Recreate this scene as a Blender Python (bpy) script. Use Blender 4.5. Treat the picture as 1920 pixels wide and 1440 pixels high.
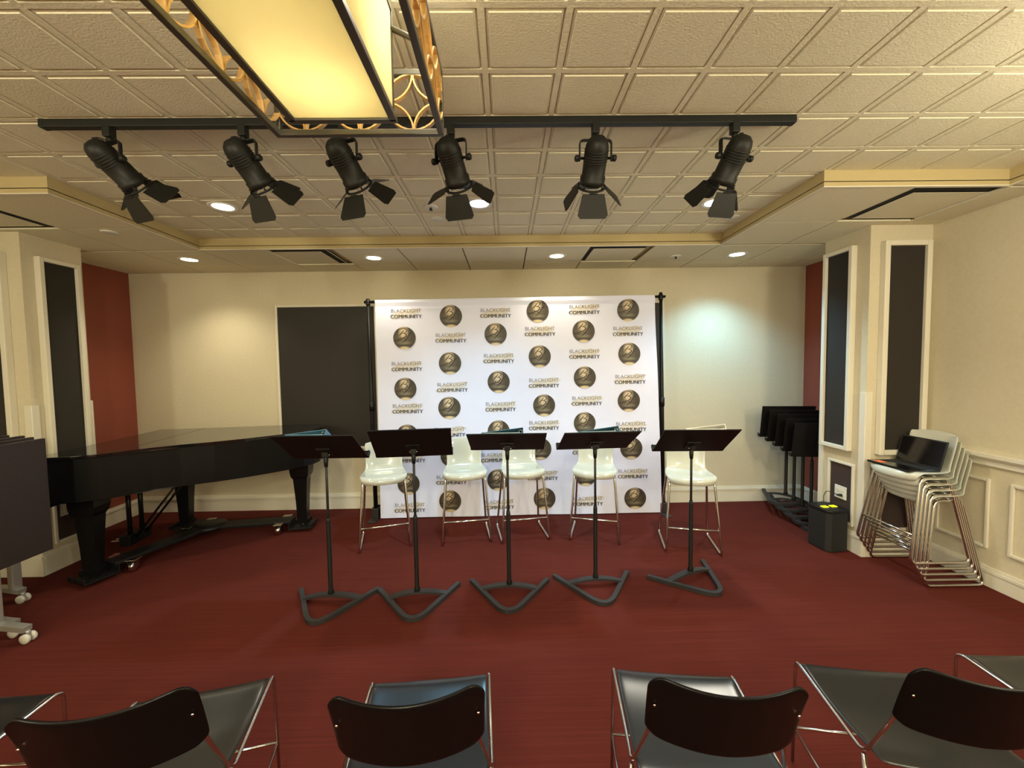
import bpy, bmesh, math, random
from math import sin, cos, pi, radians as rad
from mathutils import Vector as V, Matrix as M

for o in list(bpy.data.objects): bpy.data.objects.remove(o)
SC = bpy.context.scene
COL = SC.collection
random.seed(7)

# ------------------------------------------------------------ camera
CH = 1.69                      # eye height
F_PX, PITCH, YAW, ROLL = 747.24, -.0497758, .0133619, -.0143025
cp, sp, cy, sy = cos(PITCH), sin(PITCH), cos(YAW), sin(YAW)
fwd = V((sy*cp, cy*cp, sp)); rgt = V((cy, -sy, 0)); upv = rgt.cross(fwd)
r2 = rgt*cos(ROLL) + upv*sin(ROLL); u2 = upv*cos(ROLL) - rgt*sin(ROLL)
cd = bpy.data.cameras.new('camera'); cam = bpy.data.objects.new('camera', cd); COL.objects.link(cam)
mw = M.Identity(4)
for i in range(3):
    mw[i][0] = r2[i]; mw[i][1] = u2[i]; mw[i][2] = -fwd[i]
mw[2][3] = CH
cam.matrix_world = mw
cd.sensor_fit = 'HORIZONTAL'; cd.sensor_width = 36; cd.lens = 36*F_PX/1920
cd.clip_start = .03
SC.camera = cam

# ------------------------------------------------------------ world, exposure, lights
w = bpy.data.worlds.new('world'); SC.world = w; w.use_nodes = True
w.node_tree.nodes['Background'].inputs[0].default_value = (.9, .8, .6, 1)
w.node_tree.nodes['Background'].inputs[1].default_value = .02
vs = SC.view_settings
vs.view_transform = 'Standard'; vs.look = 'None'; vs.gamma = 1; vs.use_curve_mapping = False
vs.exposure = 0.9
WARM = (1, .90, .66); COOL = (.34, .72, 1); NEUT = (1, .94, .78)
S, H = 2.79, 2.8925            # soffit and raised ceiling heights
def spot(name, p, watts, col, size=110, blend=.7, aim=None, radius=.06):
    l = bpy.data.lights.new(name, 'SPOT'); l.energy = watts; l.color = col
    l.spot_size = rad(size); l.spot_blend = blend; l.shadow_soft_size = radius
    o = bpy.data.objects.new(name, l); COL.objects.link(o); o.location = p
    if aim: o.rotation_euler = (V(aim)-V(p)).to_track_quat('-Z', 'Y').to_euler()
    return o
def point(name, p, watts, col, radius=.04):
    l = bpy.data.lights.new(name, 'POINT'); l.energy = watts; l.color = col; l.shadow_soft_size = radius
    o = bpy.data.objects.new(name, l); COL.objects.link(o); o.location = p
    return o
# (x, y, ceiling height, watts, colour, lens colour)
DOWN = [(-3.187, 4.13, S, 26, WARM), (-1.335, 4.14, S, 13, WARM), (.533, 4.14, S, 13, WARM), (2.402, 4.15, S, 66, COOL),
        (-2.097, 3.066, H, 34, WARM), (-.187, 3.049, H, 85, COOL), (1.600, 3.069, H, 60, NEUT)]
for x, y, z, e, c in DOWN:
    spot('downlight_lamp', (x, y, z-.035), e, c, 125, .85)
# the audience half of the room: the same lamps carried on behind the camera
for x in (-2.1, -.19, 1.6):
    for y in (1.2, -.65, -2.5):
        spot('house_lamp', (x, y, H-.035), 16, NEUT, 140, .9)
# lantern bulbs
LANT = dict(x0=-.72, x1=-.20, y1=1.33, y0=.47, z0=2.44, z1=2.625)
for by, bz in ((.66, 2.625), (1.05, 2.575)):
    point('lantern_bulb', (-.47, by, bz), 4.4, (1, .90, .76), .035)
# an uplight of the neighbouring lantern, beyond the right edge of the frame
point('neighbour_lantern', (2.55, .95, 2.42), 26, (1, .93, .72), .12)
for lx, ly in ((-.46, -1.0), (2.5, -1.4), (-3.3, -1.2), (-.46, -3.0)):  # unseen fill lights added behind the camera to raise the ambient light
    point('house_fill_light', (lx, ly, 2.35), 66, (1, .95, .72), .15)

# ------------------------------------------------------------ materials
def mat(name, col, rough=.6, metal=0, spec=.5, bump=0, bscale=60, var=0, vscale=6, coat=0, emit=None, estr=0, trans=0):
    m = bpy.data.materials.new(name); m.use_nodes = True
    nt = m.node_tree; b = nt.nodes['Principled BSDF']
    b.inputs['Base Color'].default_value = (*col, 1); b.inputs['Roughness'].default_value = rough
    b.inputs['Metallic'].default_value = metal; b.inputs['Specular IOR Level'].default_value = spec
    b.inputs['Coat Weight'].default_value = coat
    if emit:
        b.inputs['Emission Color'].default_value = (*emit, 1); b.inputs['Emission Strength'].default_value = estr
    tc = nt.nodes.new('ShaderNodeTexCoord')
    if var:
        n = nt.nodes.new('ShaderNodeTexNoise'); n.inputs['Scale'].default_value = vscale; n.inputs['Detail'].default_value = 4
        nt.links.new(tc.outputs['Object'], n.inputs['Vector'])
        r = nt.nodes.new('ShaderNodeValToRGB')
        r.color_ramp.elements[0].position = .3; r.color_ramp.elements[1].position = .7
        r.color_ramp.elements[0].color = (*[c*(1-var) for c in col], 1); r.color_ramp.elements[1].color = (*[min(1, c*(1+var)) for c in col], 1)
        nt.links.new(n.outputs['Fac'], r.inputs['Fac']); nt.links.new(r.outputs['Color'], b.inputs['Base Color'])
    if bump:
        n = nt.nodes.new('ShaderNodeTexNoise'); n.inputs['Scale'].default_value = bscale; n.inputs['Detail'].default_value = 3
        nt.links.new(tc.outputs['Object'], n.inputs['Vector'])
        bp = nt.nodes.new('ShaderNodeBump'); bp.inputs['Strength'].default_value = bump; bp.inputs['Distance'].default_value = .004
        nt.links.new(n.outputs['Fac'], bp.inputs['Height']); nt.links.new(bp.outputs['Normal'], b.inputs['Normal'])
    return m
MT = {}
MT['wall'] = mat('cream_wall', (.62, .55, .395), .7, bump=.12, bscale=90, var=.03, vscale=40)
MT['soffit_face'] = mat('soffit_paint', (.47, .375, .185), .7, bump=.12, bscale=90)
MT['red'] = mat('brick_red_wall', (.26, .060, .036), .7, bump=.1, bscale=90)
MT['tile'] = mat('ceiling_tile', (.74, .69, .51), .85, bump=.5, bscale=120, var=.04, vscale=90)
MT['trim'] = mat('white_trim', (.72, .67, .55), .4)
MT['dark_fabric'] = mat('dark_panel_fabric', (.022, .017, .012), .9, bump=.3, bscale=400)
MT['dark_board'] = mat('dark_board', (.014, .010, .007), .6)
MT['brown_panel'] = mat('brown_panel', (.045, .026, .022), .8, bump=.3, bscale=400)
MT['black'] = mat('black_metal', (.007, .007, .007), .45, spec=.3)
MT['black_spot'] = mat('black_lamp_paint', (.010, .010, .008), .5, spec=.3)
MT['charcoal'] = mat('charcoal_metal', (.030, .028, .029), .5, spec=.3)
MT['desk'] = mat('black_desk', (.005, .004, .004), .5, spec=.25)
MT['lid'] = mat('piano_lid_lacquer', (.006, .006, .006), .08, spec=.5, coat=.3)
MT['piano'] = mat('piano_lacquer', (.005, .005, .005), .28, spec=.22)
MT['chrome'] = mat('chrome', (.62, .60, .57), .16, metal=1)
MT['brass'] = mat('caster_metal', (.55, .52, .45), .25, metal=1)
MT['white_plastic'] = mat('white_gloss_plastic', (.53, .53, .45), .13, coat=.4)
MT['seat_black'] = mat('black_seat_plastic', (.012, .012, .013), .26)
MT['back_black'] = mat('black_backrest_plastic', (.0035, .003, .003), .24, spec=.14)
MT['iron'] = mat('dark_iron', (.085, .078, .058), .45, metal=.3)
MT['gold'] = mat('gilded_strip', (.62, .40, .16), .4, metal=.3)
MT['plate'] = mat('white_plate', (.72, .72, .66), .35)
MT['blue'] = mat('blue_binder', (.05, .16, .24), .35)
MT['binder_white'] = mat('white_binder', (.75, .74, .66), .4)
MT['yellow'] = mat('yellow_key', (.8, .75, .0), .4, emit=(.9, .9, .02), estr=.75)
MT['table_top'] = mat('dark_laminate', (.022, .016, .015), .45, var=.15, vscale=60)
MT['grey_metal'] = mat('silver_grey_metal', (.42, .40, .36), .4, metal=.6)
MT['wheel'] = mat('pale_wheel', (.55, .52, .45), .45)
MT['rubber'] = mat('black_rubber', (.01, .01, .01), .7)
MT['screen'] = mat('dark_screen', (.006, .005, .005), .15)
MT['orange'] = mat('orange_sticker', (.75, .16, .05), .5)
MT['brown_wood'] = mat('dark_wood', (.05, .02, .012), .4)
MT['vent_shade'] = mat('vent_shade_black', (.012, .010, .008), .9)  # near-black colour paints the shade inside the vents
MT['keys'] = mat('ivory_keys', (.75, .72, .62), .3)
MT['bronze_line'] = mat('printed_line', (.02, .014, .010), .6)
MT['ink'] = mat('dark_brown_ink', (.025, .016, .012), .6)
MT['ink_light'] = mat('grey_brown_ink', (.14, .11, .09), .6)
MT['stain'] = mat('tan_brush_print', (.69, .64, .60), .7, var=.08, vscale=14)
MT['cloth'] = mat('white_banner_cloth', (.77, .79, .99), .55, bump=.15, bscale=14, var=.02, vscale=3)
def lens_mat(name, col, s):
    return mat(name, (.8, .8, .8), .4, emit=col, estr=s)
MT['lens_warm'] = lens_mat('warm_lens', (1, .88, .52), 6)
MT['lens_cool'] = lens_mat('cool_lens', (.88, 1, .97), 9)

def carpet():
    m = mat('red_carpet', (.21, .036, .020), .95, spec=.1); nt = m.node_tree; b = nt.nodes['Principled BSDF']
    tc = nt.nodes.new('ShaderNodeTexCoord')
    mp = nt.nodes.new('ShaderNodeMapping'); mp.inputs['Scale'].default_value = (1.3, 75, 1); nt.links.new(tc.outputs['Object'], mp.inputs['Vector'])
    n1 = nt.nodes.new('ShaderNodeTexNoise'); n1.inputs['Scale'].default_value = 1; n1.inputs['Detail'].default_value = 5; nt.links.new(mp.outputs['Vector'], n1.inputs['Vector'])
    n2 = nt.nodes.new('ShaderNodeTexNoise'); n2.inputs['Scale'].default_value = 1.7; n2.inputs['Detail'].default_value = 3; nt.links.new(tc.outputs['Object'], n2.inputs['Vector'])
    n3 = nt.nodes.new('ShaderNodeTexNoise'); n3.inputs['Scale'].default_value = 260; nt.links.new(tc.outputs['Object'], n3.inputs['Vector'])
    a = nt.nodes.new('ShaderNodeMath'); a.operation = 'MULTIPLY_ADD'; a.inputs[1].default_value = .45; nt.links.new(n1.outputs['Fac'], a.inputs[0])
    a2 = nt.nodes.new('ShaderNodeMath'); a2.operation = 'MULTIPLY_ADD'; a2.inputs[1].default_value = .35; a2.inputs[2].default_value = 0; nt.links.new(n2.outputs['Fac'], a2.inputs[0])
    nt.links.new(a2.outputs[0], a.inputs[2])
    a3 = nt.nodes.new('ShaderNodeMath'); a3.operation = 'MULTIPLY_ADD'; a3.inputs[1].default_value = .2; nt.links.new(n3.outputs['Fac'], a3.inputs[0]); nt.links.new(a.outputs[0], a3.inputs[2])
    r = nt.nodes.new('ShaderNodeValToRGB'); r.color_ramp.elements[0].position = .3; r.color_ramp.elements[1].position = .7
    r.color_ramp.elements[0].color = (.066, .0115, .0075, 1); r.color_ramp.elements[1].color = (.108, .0195, .0130, 1)
    nt.links.new(a3.outputs[0], r.inputs['Fac']); nt.links.new(r.outputs['Color'], b.inputs['Base Color'])
    bp = nt.nodes.new('ShaderNodeBump'); bp.inputs['Strength'].default_value = .5; bp.inputs['Distance'].default_value = .004
    nt.links.new(a3.outputs[0], bp.inputs['Height']); nt.links.new(bp.outputs['Normal'], b.inputs['Normal'])
    return m
MT['carpet'] = carpet()

def amber():
    m = bpy.data.materials.new('amber_glass'); m.use_nodes = True; nt = m.node_tree
    for n in list(nt.nodes): nt.nodes.remove(n)
    out = nt.nodes.new('ShaderNodeOutputMaterial'); tr = nt.nodes.new('ShaderNodeBsdfTranslucent'); df = nt.nodes.new('ShaderNodeBsdfDiffuse')
    mx = nt.nodes.new('ShaderNodeMixShader'); mx.inputs[0].default_value = .3
    tc = nt.nodes.new('ShaderNodeTexCoord'); n = nt.nodes.new('ShaderNodeTexNoise'); n.inputs['Scale'].default_value = 7; n.inputs['Detail'].default_value = 6
    nt.links.new(tc.outputs['Object'], n.inputs['Vector'])
    r = nt.nodes.new('ShaderNodeValToRGB'); r.color_ramp.elements[0].color = (.58, .52, .325, 1); r.color_ramp.elements[1].color = (.68, .64, .43, 1)
    nt.links.new(n.outputs['Fac'], r.inputs['Fac'])
    for s in (tr, df): nt.links.new(r.outputs['Color'], s.inputs['Color'])
    nt.links.new(tr.outputs[0], mx.inputs[1]); nt.links.new(df.outputs[0], mx.inputs[2])
    nt.links.new(mx.outputs[0], out.inputs['Surface'])
    return m
MT['amber'] = amber()

def logo_mat():
    # printed bronze disc: pale gold glow behind the script, dark rim, pale gold pool at the foot (artwork, in the disc's own UV)
    m = mat('bronze_disc_print', (.1, .08, .05), .5); nt = m.node_tree; b = nt.nodes['Principled BSDF']
    uv = nt.nodes.new('ShaderNodeUVMap')
    def blob(cx, cy_, sx, sy_, lo, hi):
        mp = nt.nodes.new('ShaderNodeMapping'); mp.inputs['Location'].default_value = (-cx*sx, -cy_*sy_, 0); mp.inputs['Scale'].default_value = (sx, sy_, 0)
        nt.links.new(uv.outputs['UV'], mp.inputs['Vector'])
        ln = nt.nodes.new('ShaderNodeVectorMath'); ln.operation = 'LENGTH'; nt.links.new(mp.outputs['Vector'], ln.inputs[0])
        mr = nt.nodes.new('ShaderNodeMapRange'); mr.inputs['From Min'].default_value = lo; mr.inputs['From Max'].default_value = hi
        mr.inputs['To Min'].default_value = 1; mr.inputs['To Max'].default_value = 0; nt.links.new(ln.outputs['Value'], mr.inputs['Value'])
        return mr.outputs['Result']
    def mixc(fac, a, col):
        mx = nt.nodes.new('ShaderNodeMix'); mx.data_type = 'RGBA'
        nt.links.new(fac, mx.inputs['Factor']); nt.links.new(a, mx.inputs['A']); mx.inputs['B'].default_value = (*col, 1)
        return mx.outputs['Result']
    base = nt.nodes.new('ShaderNodeRGB'); base.outputs[0].default_value = (.050, .038, .024, 1)
    c = mixc(blob(.42, .5, 1, 1.3, .0, .42), base.outputs[0], (.16, .125, .075))
    c = mixc(blob(.46, .76, 1.5, 1, .13, .38), c, (.68, .54, .36))
    c = mixc(blob(.5, .28, .9, 3.2, .05, .34), c, (.22, .19, .13))
    c = mixc(blob(.5, .17, .7, 4.5, .0, .20), c, (.045, .032, .02))
    c = mixc(blob(.5, .04, .9, 2.4, .12, .26), c, (.68, .55, .33))
    nt.links.new(c, b.inputs['Base Color'])
    return m
MT['logo'] = logo_mat()

# ------------------------------------------------------------ mesh builder
class MB:
    def __init__(s): s.bm = bmesh.new(); s.mats = []
    def mi(s, m):
        if m is None: return 0
        if m not in s.mats: s.mats.append(m)
        return s.mats.index(m)
    def face(s, pts, m=None):
        vs_ = [s.bm.verts.new(p) for p in pts]; f = s.bm.faces.new(vs_); f.material_index = s.mi(m); return f
    def box(s, lo, hi, m=None, bev=0, mat_=None):
        x0, y0, z0 = lo; x1, y1, z1 = hi
        c = [V((x, y, z)) for z in (z0, z1) for x, y in ((x0, y0), (x1, y0), (x1, y1), (x0, y1))]
        if mat_: c = [mat_ @ p for p in c]
        v = [s.bm.verts.new(p) for p in c]; k = s.mi(m); fs = []
        for q in ((3, 2, 1, 0), (4, 5, 6, 7), (0, 1, 5, 4), (1, 2, 6, 5), (2, 3, 7, 6), (3, 0, 4, 7)):
            f = s.bm.faces.new([v[i] for i in q]); f.material_index = k; fs.append(f)
        if bev:
            es = list({e for f in fs for e in f.edges})
            bmesh.ops.bevel(s.bm, geom=es, offset=bev, segments=2, affect='EDGES', profile=.6, clamp_overlap=True, material=-1)
        return s
    def tube(s, pts, r, closed=False, seg=8, m=None, flat=None, cap=True):
        pts = [V(p) for p in pts]; n = len(pts); k = s.mi(m); rings = []
        t0 = (pts[1]-pts[0]).normalized(); ref = V((0, 0, 1)) if abs(t0.z) < .9 else V((1, 0, 0))
        nrm = (ref - t0*ref.dot(t0)).normalized()
        for i in range(n):
            a = pts[i-1] if (i or closed) else pts[0]; b = pts[(i+1) % n] if (i < n-1 or closed) else pts[-1]
            t = (b-a).normalized(); nrm = (nrm - t*nrm.dot(t)).normalized(); bi = t.cross(nrm)
            ri = r[i] if isinstance(r, (list, tuple)) else r
            if flat:
                q = [nrm*flat[0]+bi*flat[1], -nrm*flat[0]+bi*flat[1], -nrm*flat[0]-bi*flat[1], nrm*flat[0]-bi*flat[1]]
                rings.append([s.bm.verts.new(pts[i]+d) for d in q])
            else:
                rings.append([s.bm.verts.new(pts[i]+ri*(nrm*cos(2*pi*j/seg)+bi*sin(2*pi*j/seg))) for j in range(seg)])
        L = len(rings[0])
        for i in range(n if closed else n-1):
            a, b = rings[i], rings[(i+1) % n]
            for j in range(L):
                f = s.bm.faces.new((a[j], a[(j+1) % L], b[(j+1) % L], b[j])); f.material_index = k; f.smooth = not flat
        if cap and not closed:
            for rg in (rings[0][::-1], rings[-1]):
                f = s.bm.faces.new(rg); f.material_index = k
        return s
    def lathe(s, prof, seg=24, m=None, mat_=None, cap=True):
        k = s.mi(m); rings = []
        for r, z in prof:
            ring = []
            for j in range(seg):
                p = V((r*cos(2*pi*j/seg), r*sin(2*pi*j/seg), z))
                ring.append(s.bm.verts.new(mat_ @ p if mat_ else p))
            rings.append(ring)
        for a, b in zip(rings, rings[1:]):
            for j in range(seg):
                f = s.bm.faces.new((a[j], a[(j+1) % seg], b[(j+1) % seg], b[j])); f.material_index = k; f.smooth = True
        if cap:
            for rg in (rings[0][::-1], rings[-1]):
                f = s.bm.faces.new(rg); f.material_index = k
        return s
    def prism(s, poly, z0, z1, m=None, mat_=None, bev=0):
        k = s.mi(m)
        tr = (lambda p: mat_ @ p) if mat_ else (lambda p: p)
        a = [s.bm.verts.new(tr(V((x, y, z0)))) for x, y in poly]; b = [s.bm.verts.new(tr(V((x, y, z1)))) for x, y in poly]
        n = len(poly); fs = [s.bm.faces.new(a[::-1]), s.bm.faces.new(b)]
        for i in range(n): fs.append(s.bm.faces.new((a[i], a[(i+1) % n], b[(i+1) % n], b[i])))
        for f in fs: f.material_index = k
        if bev:
            es = list(fs[1].edges)+list(fs[0].edges)
            bmesh.ops.bevel(s.bm, geom=es, offset=bev, segments=2, affect='EDGES', profile=.6, clamp_overlap=True, material=-1)
        return s
    def strip(s, rows, m=None, smooth=True):
        k = s.mi(m); g = [[s.bm.verts.new(p) for p in row] for row in rows]
        for a, b in zip(g, g[1:]):
            for j in range(len(a)-1):
                f = s.bm.faces.new((a[j], a[j+1], b[j+1], b[j])); f.material_index = k; f.smooth = smooth
        return s
    def build(s, name, m=None, parent=None, loc=None, rotz=0, recalc=True, mods=()):
        if recalc: bmesh.ops.recalc_face_normals(s.bm, faces=s.bm.faces)
        me = bpy.data.meshes.new(name); s.bm.to_mesh(me); s.bm.free()
        for mm in ([m] if m else []) if not s.mats else s.mats: me.materials.append(mm)
        o = bpy.data.objects.new(name, me); COL.objects.link(o)
        if parent: o.parent = parent
        if loc: o.location = loc
        if rotz: o.rotation_euler = (0, 0, rotz)
        for kind, kw in mods:
            md = o.modifiers.new(kind, kind)
            for a, b in kw.items(): setattr(md, a, b)
        return o
def tag(o, label, cat, group=None):
    o['label'] = label; o['category'] = cat
    if group: o['group'] = group
    return o
def thing(name, label, cat, loc=(0, 0, 0), rotz=0, group=None):
    o = bpy.data.objects.new(name, None); COL.objects.link(o); o.empty_display_size = .1
    o.location = loc; o.rotation_euler = (0, 0, rotz)
    return tag(o, label, cat, group)
def struct(o): o['kind'] = 'structure'; return o
def dup(root, loc, rotz, label, group=None):
    def cpy(o, par):
        c = o.copy(); COL.objects.link(c); c.parent = par
        for ch in kids.get(o.name, []): cpy(ch, c)
        return c
    kids = {}
    for o in bpy.data.objects:
        if o.parent: kids.setdefault(o.parent.name, []).append(o)
    r = cpy(root, None); r.location = loc; r.rotation_euler = (0, 0, rotz); r['label'] = label
    if group: r['group'] = group
    return r
def fillet(pts, rad_, n=5, closed=False):
    pts = [V(p) for p in pts]; out = []; N = len(pts)
    for i, p in enumerate(pts):
        if not closed and i in (0, N-1): out.append(p); continue
        a = pts[i-1]; b = pts[(i+1) % N]; da = (a-p); db = (b-p)
        r = min(rad_, da.length*.48, db.length*.48); pa = p+da.normalized()*r; pb = p+db.normalized()*r
        for k in range(n+1):
            t = k/n; out.append(pa*(1-t)**2 + p*2*t*(1-t) + pb*t*t)
    return out
def frame_box(mb, axis, c, a0, a1, z0, z1, wd, dep, m=None, bev=.006):
    """picture-frame moulding on a plane: axis 'x' = plane of constant x at c (protrudes by dep, signed)"""
    def B(p0, p1, q0, q1):
        if axis == 'x': mb.box((min(c, c+dep), p0, q0), (max(c, c+dep), p1, q1), m, bev)
        else: mb.box((p0, min(c, c+dep), q0), (p1, max(c, c+dep), q1), m, bev)
    B(a0, a0+wd, z0, z1); B(a1-wd, a1, z0, z1); B(a0+wd, a1-wd, z0, z0+wd); B(a0+wd, a1-wd, z1-wd, z1)

# ------------------------------------------------------------ room shell
XL, XR, YB, YF = -4.33, 3.54, 4.70, -4.0
m = MB(); m.box((XL-.1, YF-.1, -.1), (XR+.1, YB+.1, 0)); struct(m.build('floor', MT['carpet']))
m = MB(); m.box((XL-.1, YB, 0), (XR+.1, YB+.1, 3.1)); struct(m.build('wall_back', MT['wall']))
m = MB(); m.box((XL-.1, YF-.1, 0), (XR+.1, YF, 3.1)); struct(m.build('wall_front', MT['wall']))
for nm, x0, x1 in (('wall_left', XL-.1, XL), ('wall_right', XR, XR+.1)):
    m = MB(); m.box((x0, YF, 0), (x1, 3.5, 3.1), MT['wall']); m.box((x0, 3.5, 0), (x1, YB, 3.1), MT['red']); struct(m.build(nm))
# square pilasters at both sides
PL = (XL, -3.84, 3.26, 3.72); PR = (3.02, XR, 3.30, 3.77)
for x0, x1, y0, y1 in (PL, PR):
    m = MB(); m.box((x0, y0, 0), (x1, y1, S+.02)); struct(m.build('pilaster', MT['wall']))
# raised ceiling: embossed square cells
X0, Y0, T = -.0699, 1.3982, .3048
m = MB()
RX0, RX1 = -2.83, 2.04; WX0, WX1 = -4.03, 3.24
def cell(mb, x0, x1, y0, y1):
    def rect(d, z): return [V((x0+d, y0+d, z)), V((x1-d, y0+d, z)), V((x1-d, y1-d, z)), V((x0+d, y1-d, z))]
    levels = [rect(0, H+.002), rect(.012, H+.002), rect(.0135, H+.010), rect(.0175, H+.010), rect(.019, H+.004), rect(.0265, H+.004), rect(.028, H)]
    rows = [[mb.bm.verts.new(p) for p in l] for l in levels]
    for a, b in zip(rows, rows[1:]):
        for j in range(4): mb.bm.faces.new((a[j], b[j], b[(j+1) % 4], a[(j+1) % 4]))
    mb.bm.faces.new(rows[-1])
for j in range(-18, 8):
    for i in range(-14, 12):
        x0, x1, y0, y1 = X0+i*T, X0+(i+1)*T, Y0+j*T, Y0+(j+1)*T
        if y0 > 3.78 or y1 < YF: continue
        lo, hi = (RX0, RX1) if y0 > 2.5 else (WX0, WX1)
        if x1 < lo-.01 or x0 > hi+.01: continue
        cell(m, x0, x1, y0, y1)
ce = m.build('ceiling', MT['tile'], recalc=False); struct(ce)
for p in ce.data.polygons: pass
m = MB(); m.box((XL-.1, YF-.1, H+.03), (XR+.1, YB+.1, H+.1)); struct(m.build('ceiling_deck', MT['tile']))
# soffit: lower border with drop faces
m = MB()
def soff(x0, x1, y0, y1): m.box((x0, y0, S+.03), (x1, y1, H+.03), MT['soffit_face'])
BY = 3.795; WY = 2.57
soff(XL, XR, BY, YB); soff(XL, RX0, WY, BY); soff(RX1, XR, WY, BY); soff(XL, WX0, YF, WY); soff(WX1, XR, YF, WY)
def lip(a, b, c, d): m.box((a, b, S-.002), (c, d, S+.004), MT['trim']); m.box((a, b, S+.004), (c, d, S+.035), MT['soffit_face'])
e = .022
lip(RX0-e, BY, RX1+e, BY+e); lip(RX1, WY, RX1+e, BY); lip(RX0-e, WY, RX0, BY); lip(RX1+e, WY, WX1+e, WY+e); lip(WX0-e, WY, RX0-e, WY+e)
lip(WX1, YF, WX1+e, WY); lip(WX0-e, YF, WX0, WY)
struct(m.build('soffit'))
# soffit tiles (gaps between them read as the ceiling grid)
VENTS = [(-2.29+.005, BY+e), (.76+.02, BY+e), (2.66, WY+e), (-4.05+.6-.61+.01, WY+e)]
m = MB(); g = .006
def tiles(x0, x1, y0, y1, xs, ys, skip):
    xs = [x0]+[x for x in xs if x0 < x < x1]+[x1]; ys = [y0]+[y for y in ys if y0 < y < y1]+[y1]
    for a, b in zip(xs, xs[1:]):
        for c, d in zip(ys, ys[1:]):
            if any(a-.02 < (vx+.3) < b+.02 and c-.02 < (vy+.28) < d+.02 for vx, vy in skip): continue
            if b-a < .02 or d-c < .02: continue
            m.box((a+g, c+g, S), (b-g, d-g, S+.014))
GXS = sorted(2.04-.61*k for k in range(-3, 12)); GYS = [4.38, 3.20]
tiles(XL, XR, BY+e, YB, GXS, [4.38], VENTS[:2])
for k in (0, 1):
    if k == 0: tiles(RX1+e, XR, WY+e, BY, [2.65, 3.26], [3.20], VENTS[2:])
    else: tiles(XL, RX0-e, WY+e, BY, [-4.06, -3.45], [3.20], VENTS[2:])
tiles(WX1+e, XR, YF, WY, [], sorted(WY-.61*k for k in range(12)), []); tiles(XL, WX0-e, YF, WY, [], sorted(WY-.61*k for k in range(12)), [])
so = struct(m.build('soffit_tiles', MT['tile']))

# ------------------------------------------------------------ baseboards, guards, chair rail, panel mouldings
def base(mb, axis, c, a0, a1, sgn, h=.185):
    for d, z0, z1 in ((.016, 0, h-.045), (.022, h-.045, h-.02), (.012, h-.02, h)):
        if axis == 'y': mb.box((a0, min(c, c+sgn*d), z0), (a1, max(c, c+sgn*d), z1), None, .003)
        else: mb.box((min(c, c+sgn*d), a0, z0), (max(c, c+sgn*d), a1, z1), None, .003)
m = MB(); base(m, 'y', YB, XL, XR, -1); struct(m.build('baseboard_back', MT['trim']))
m = MB(); base(m, 'x', XL, PL[3], YB, 1); base(m, 'x', PL[1], PL[2], PL[3], 1); base(m, 'y', PL[2], XL, PL[1]+.016, -1); base(m, 'x', XL, YF, PL[2], 1, .15); struct(m.build('baseboard_left', MT['trim']))
m = MB(); base(m, 'x', XR, PR[3], YB, -1); base(m, 'x', PR[0], PR[2], PR[3], -1); base(m, 'y', PR[2], PR[0]-.016, XR, -1); base(m, 'x', XR, YF, PR[2], -1, .15); struct(m.build('baseboard_right', MT['trim']))
tn = [0]
def trim(mb, mtl='trim'): tn[0] += 1; return struct(mb.build('trim_%d' % tn[0], MT[mtl]))
for x, y in ((PR[0], PR[2]), (PR[0], PR[3]), (PL[1], PL[2]), (PL[1], PL[3])):       # corner guards
    m = MB(); sx = -1 if x > 0 else 1; q = .045
    yy = -1 if y < 3.5 else 1
    d_ = .012
    m.prism([(x-sx*q, y), (x-sx*q, y+yy*d_), (x+sx*d_*.6, y+yy*d_), (x+sx*d_, y+yy*d_*.6), (x+sx*d_, y-yy*q), (x, y-yy*q), (x, y)], .186, 1.41)
    trim(m)
for x, sg in ((XR, -1), (XL, 1)):                                                    # chair rails
    m = MB(); y1 = PR[2] if sg < 0 else PL[2]
    for d, z0, z1 in ((.020, .895, .915), (.012, .915, .94), (.028, .94, .955), (.045, .955, .985)):
        m.box((min(x, x+sg*d), YF, z0), (max(x, x+sg*d), y1, z1), None, .003)
    trim(m)
    y = 3.19
    while y > YF+.6:
        m = MB(); L = .36 if y > 3 else .62
        frame_box(m, 'x', x, y-L, y, .28, .80, .022, sg*.018, None, .005); trim(m)
        y -= L+.12

# ------------------------------------------------------------ framed panels on the pilasters and the back wall
def framed(name, label, axis, c, a0, a1, z0, z1, wd, dep, infill, fill_dep=.3, group=None, m_in='dark_fabric'):
    o = thing(name, label, 'wall panel', group=group)
    m = MB(); frame_box(m, axis, c, a0, a1, z0, z1, wd, dep); m.build('frame', MT['trim'], o)
    m = MB(); d = dep*fill_dep
    if axis == 'x': m.box((min(c, c+d), a0+wd-.002, z0+wd-.002), (max(c, c+d), a1-wd+.002, z1-wd+.002))
    else: m.box((a0+wd-.002, min(c, c+d), z0+wd-.002), (a1-wd+.002, max(c, c+d), z1-wd+.002))
    m.build('panel_infill', MT[m_in], o)
    return o
G1 = 'tall framed panels on the pilasters'; G2 = 'low framed panels on the pilasters'
framed('wall_panel', 'tall white-framed dark panel on side face of right pilaster', 'x', PR[0], 3.42, 3.735, .885, 2.665, .035, -.05, 1, .5, G1)
framed('wall_panel', 'tall white-framed dark panel on front face of right pilaster behind stacked stools', 'y', PR[2], 3.105, 3.495, .885, 2.655, .042, -.05, 1, .5, G1)
framed('wall_panel', 'low brown panel with power outlet on side face of right pilaster', 'x', PR[0], 3.375, 3.66, .225, .775, .024, -.022, 1, .3, G2, 'brown_panel')
framed('wall_panel', 'low dark panel on front face of right pilaster behind stool legs', 'y', PR[2], 3.14, 3.47, .225, .775, .024, -.022, 1, .3, G2, 'brown_panel')
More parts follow.
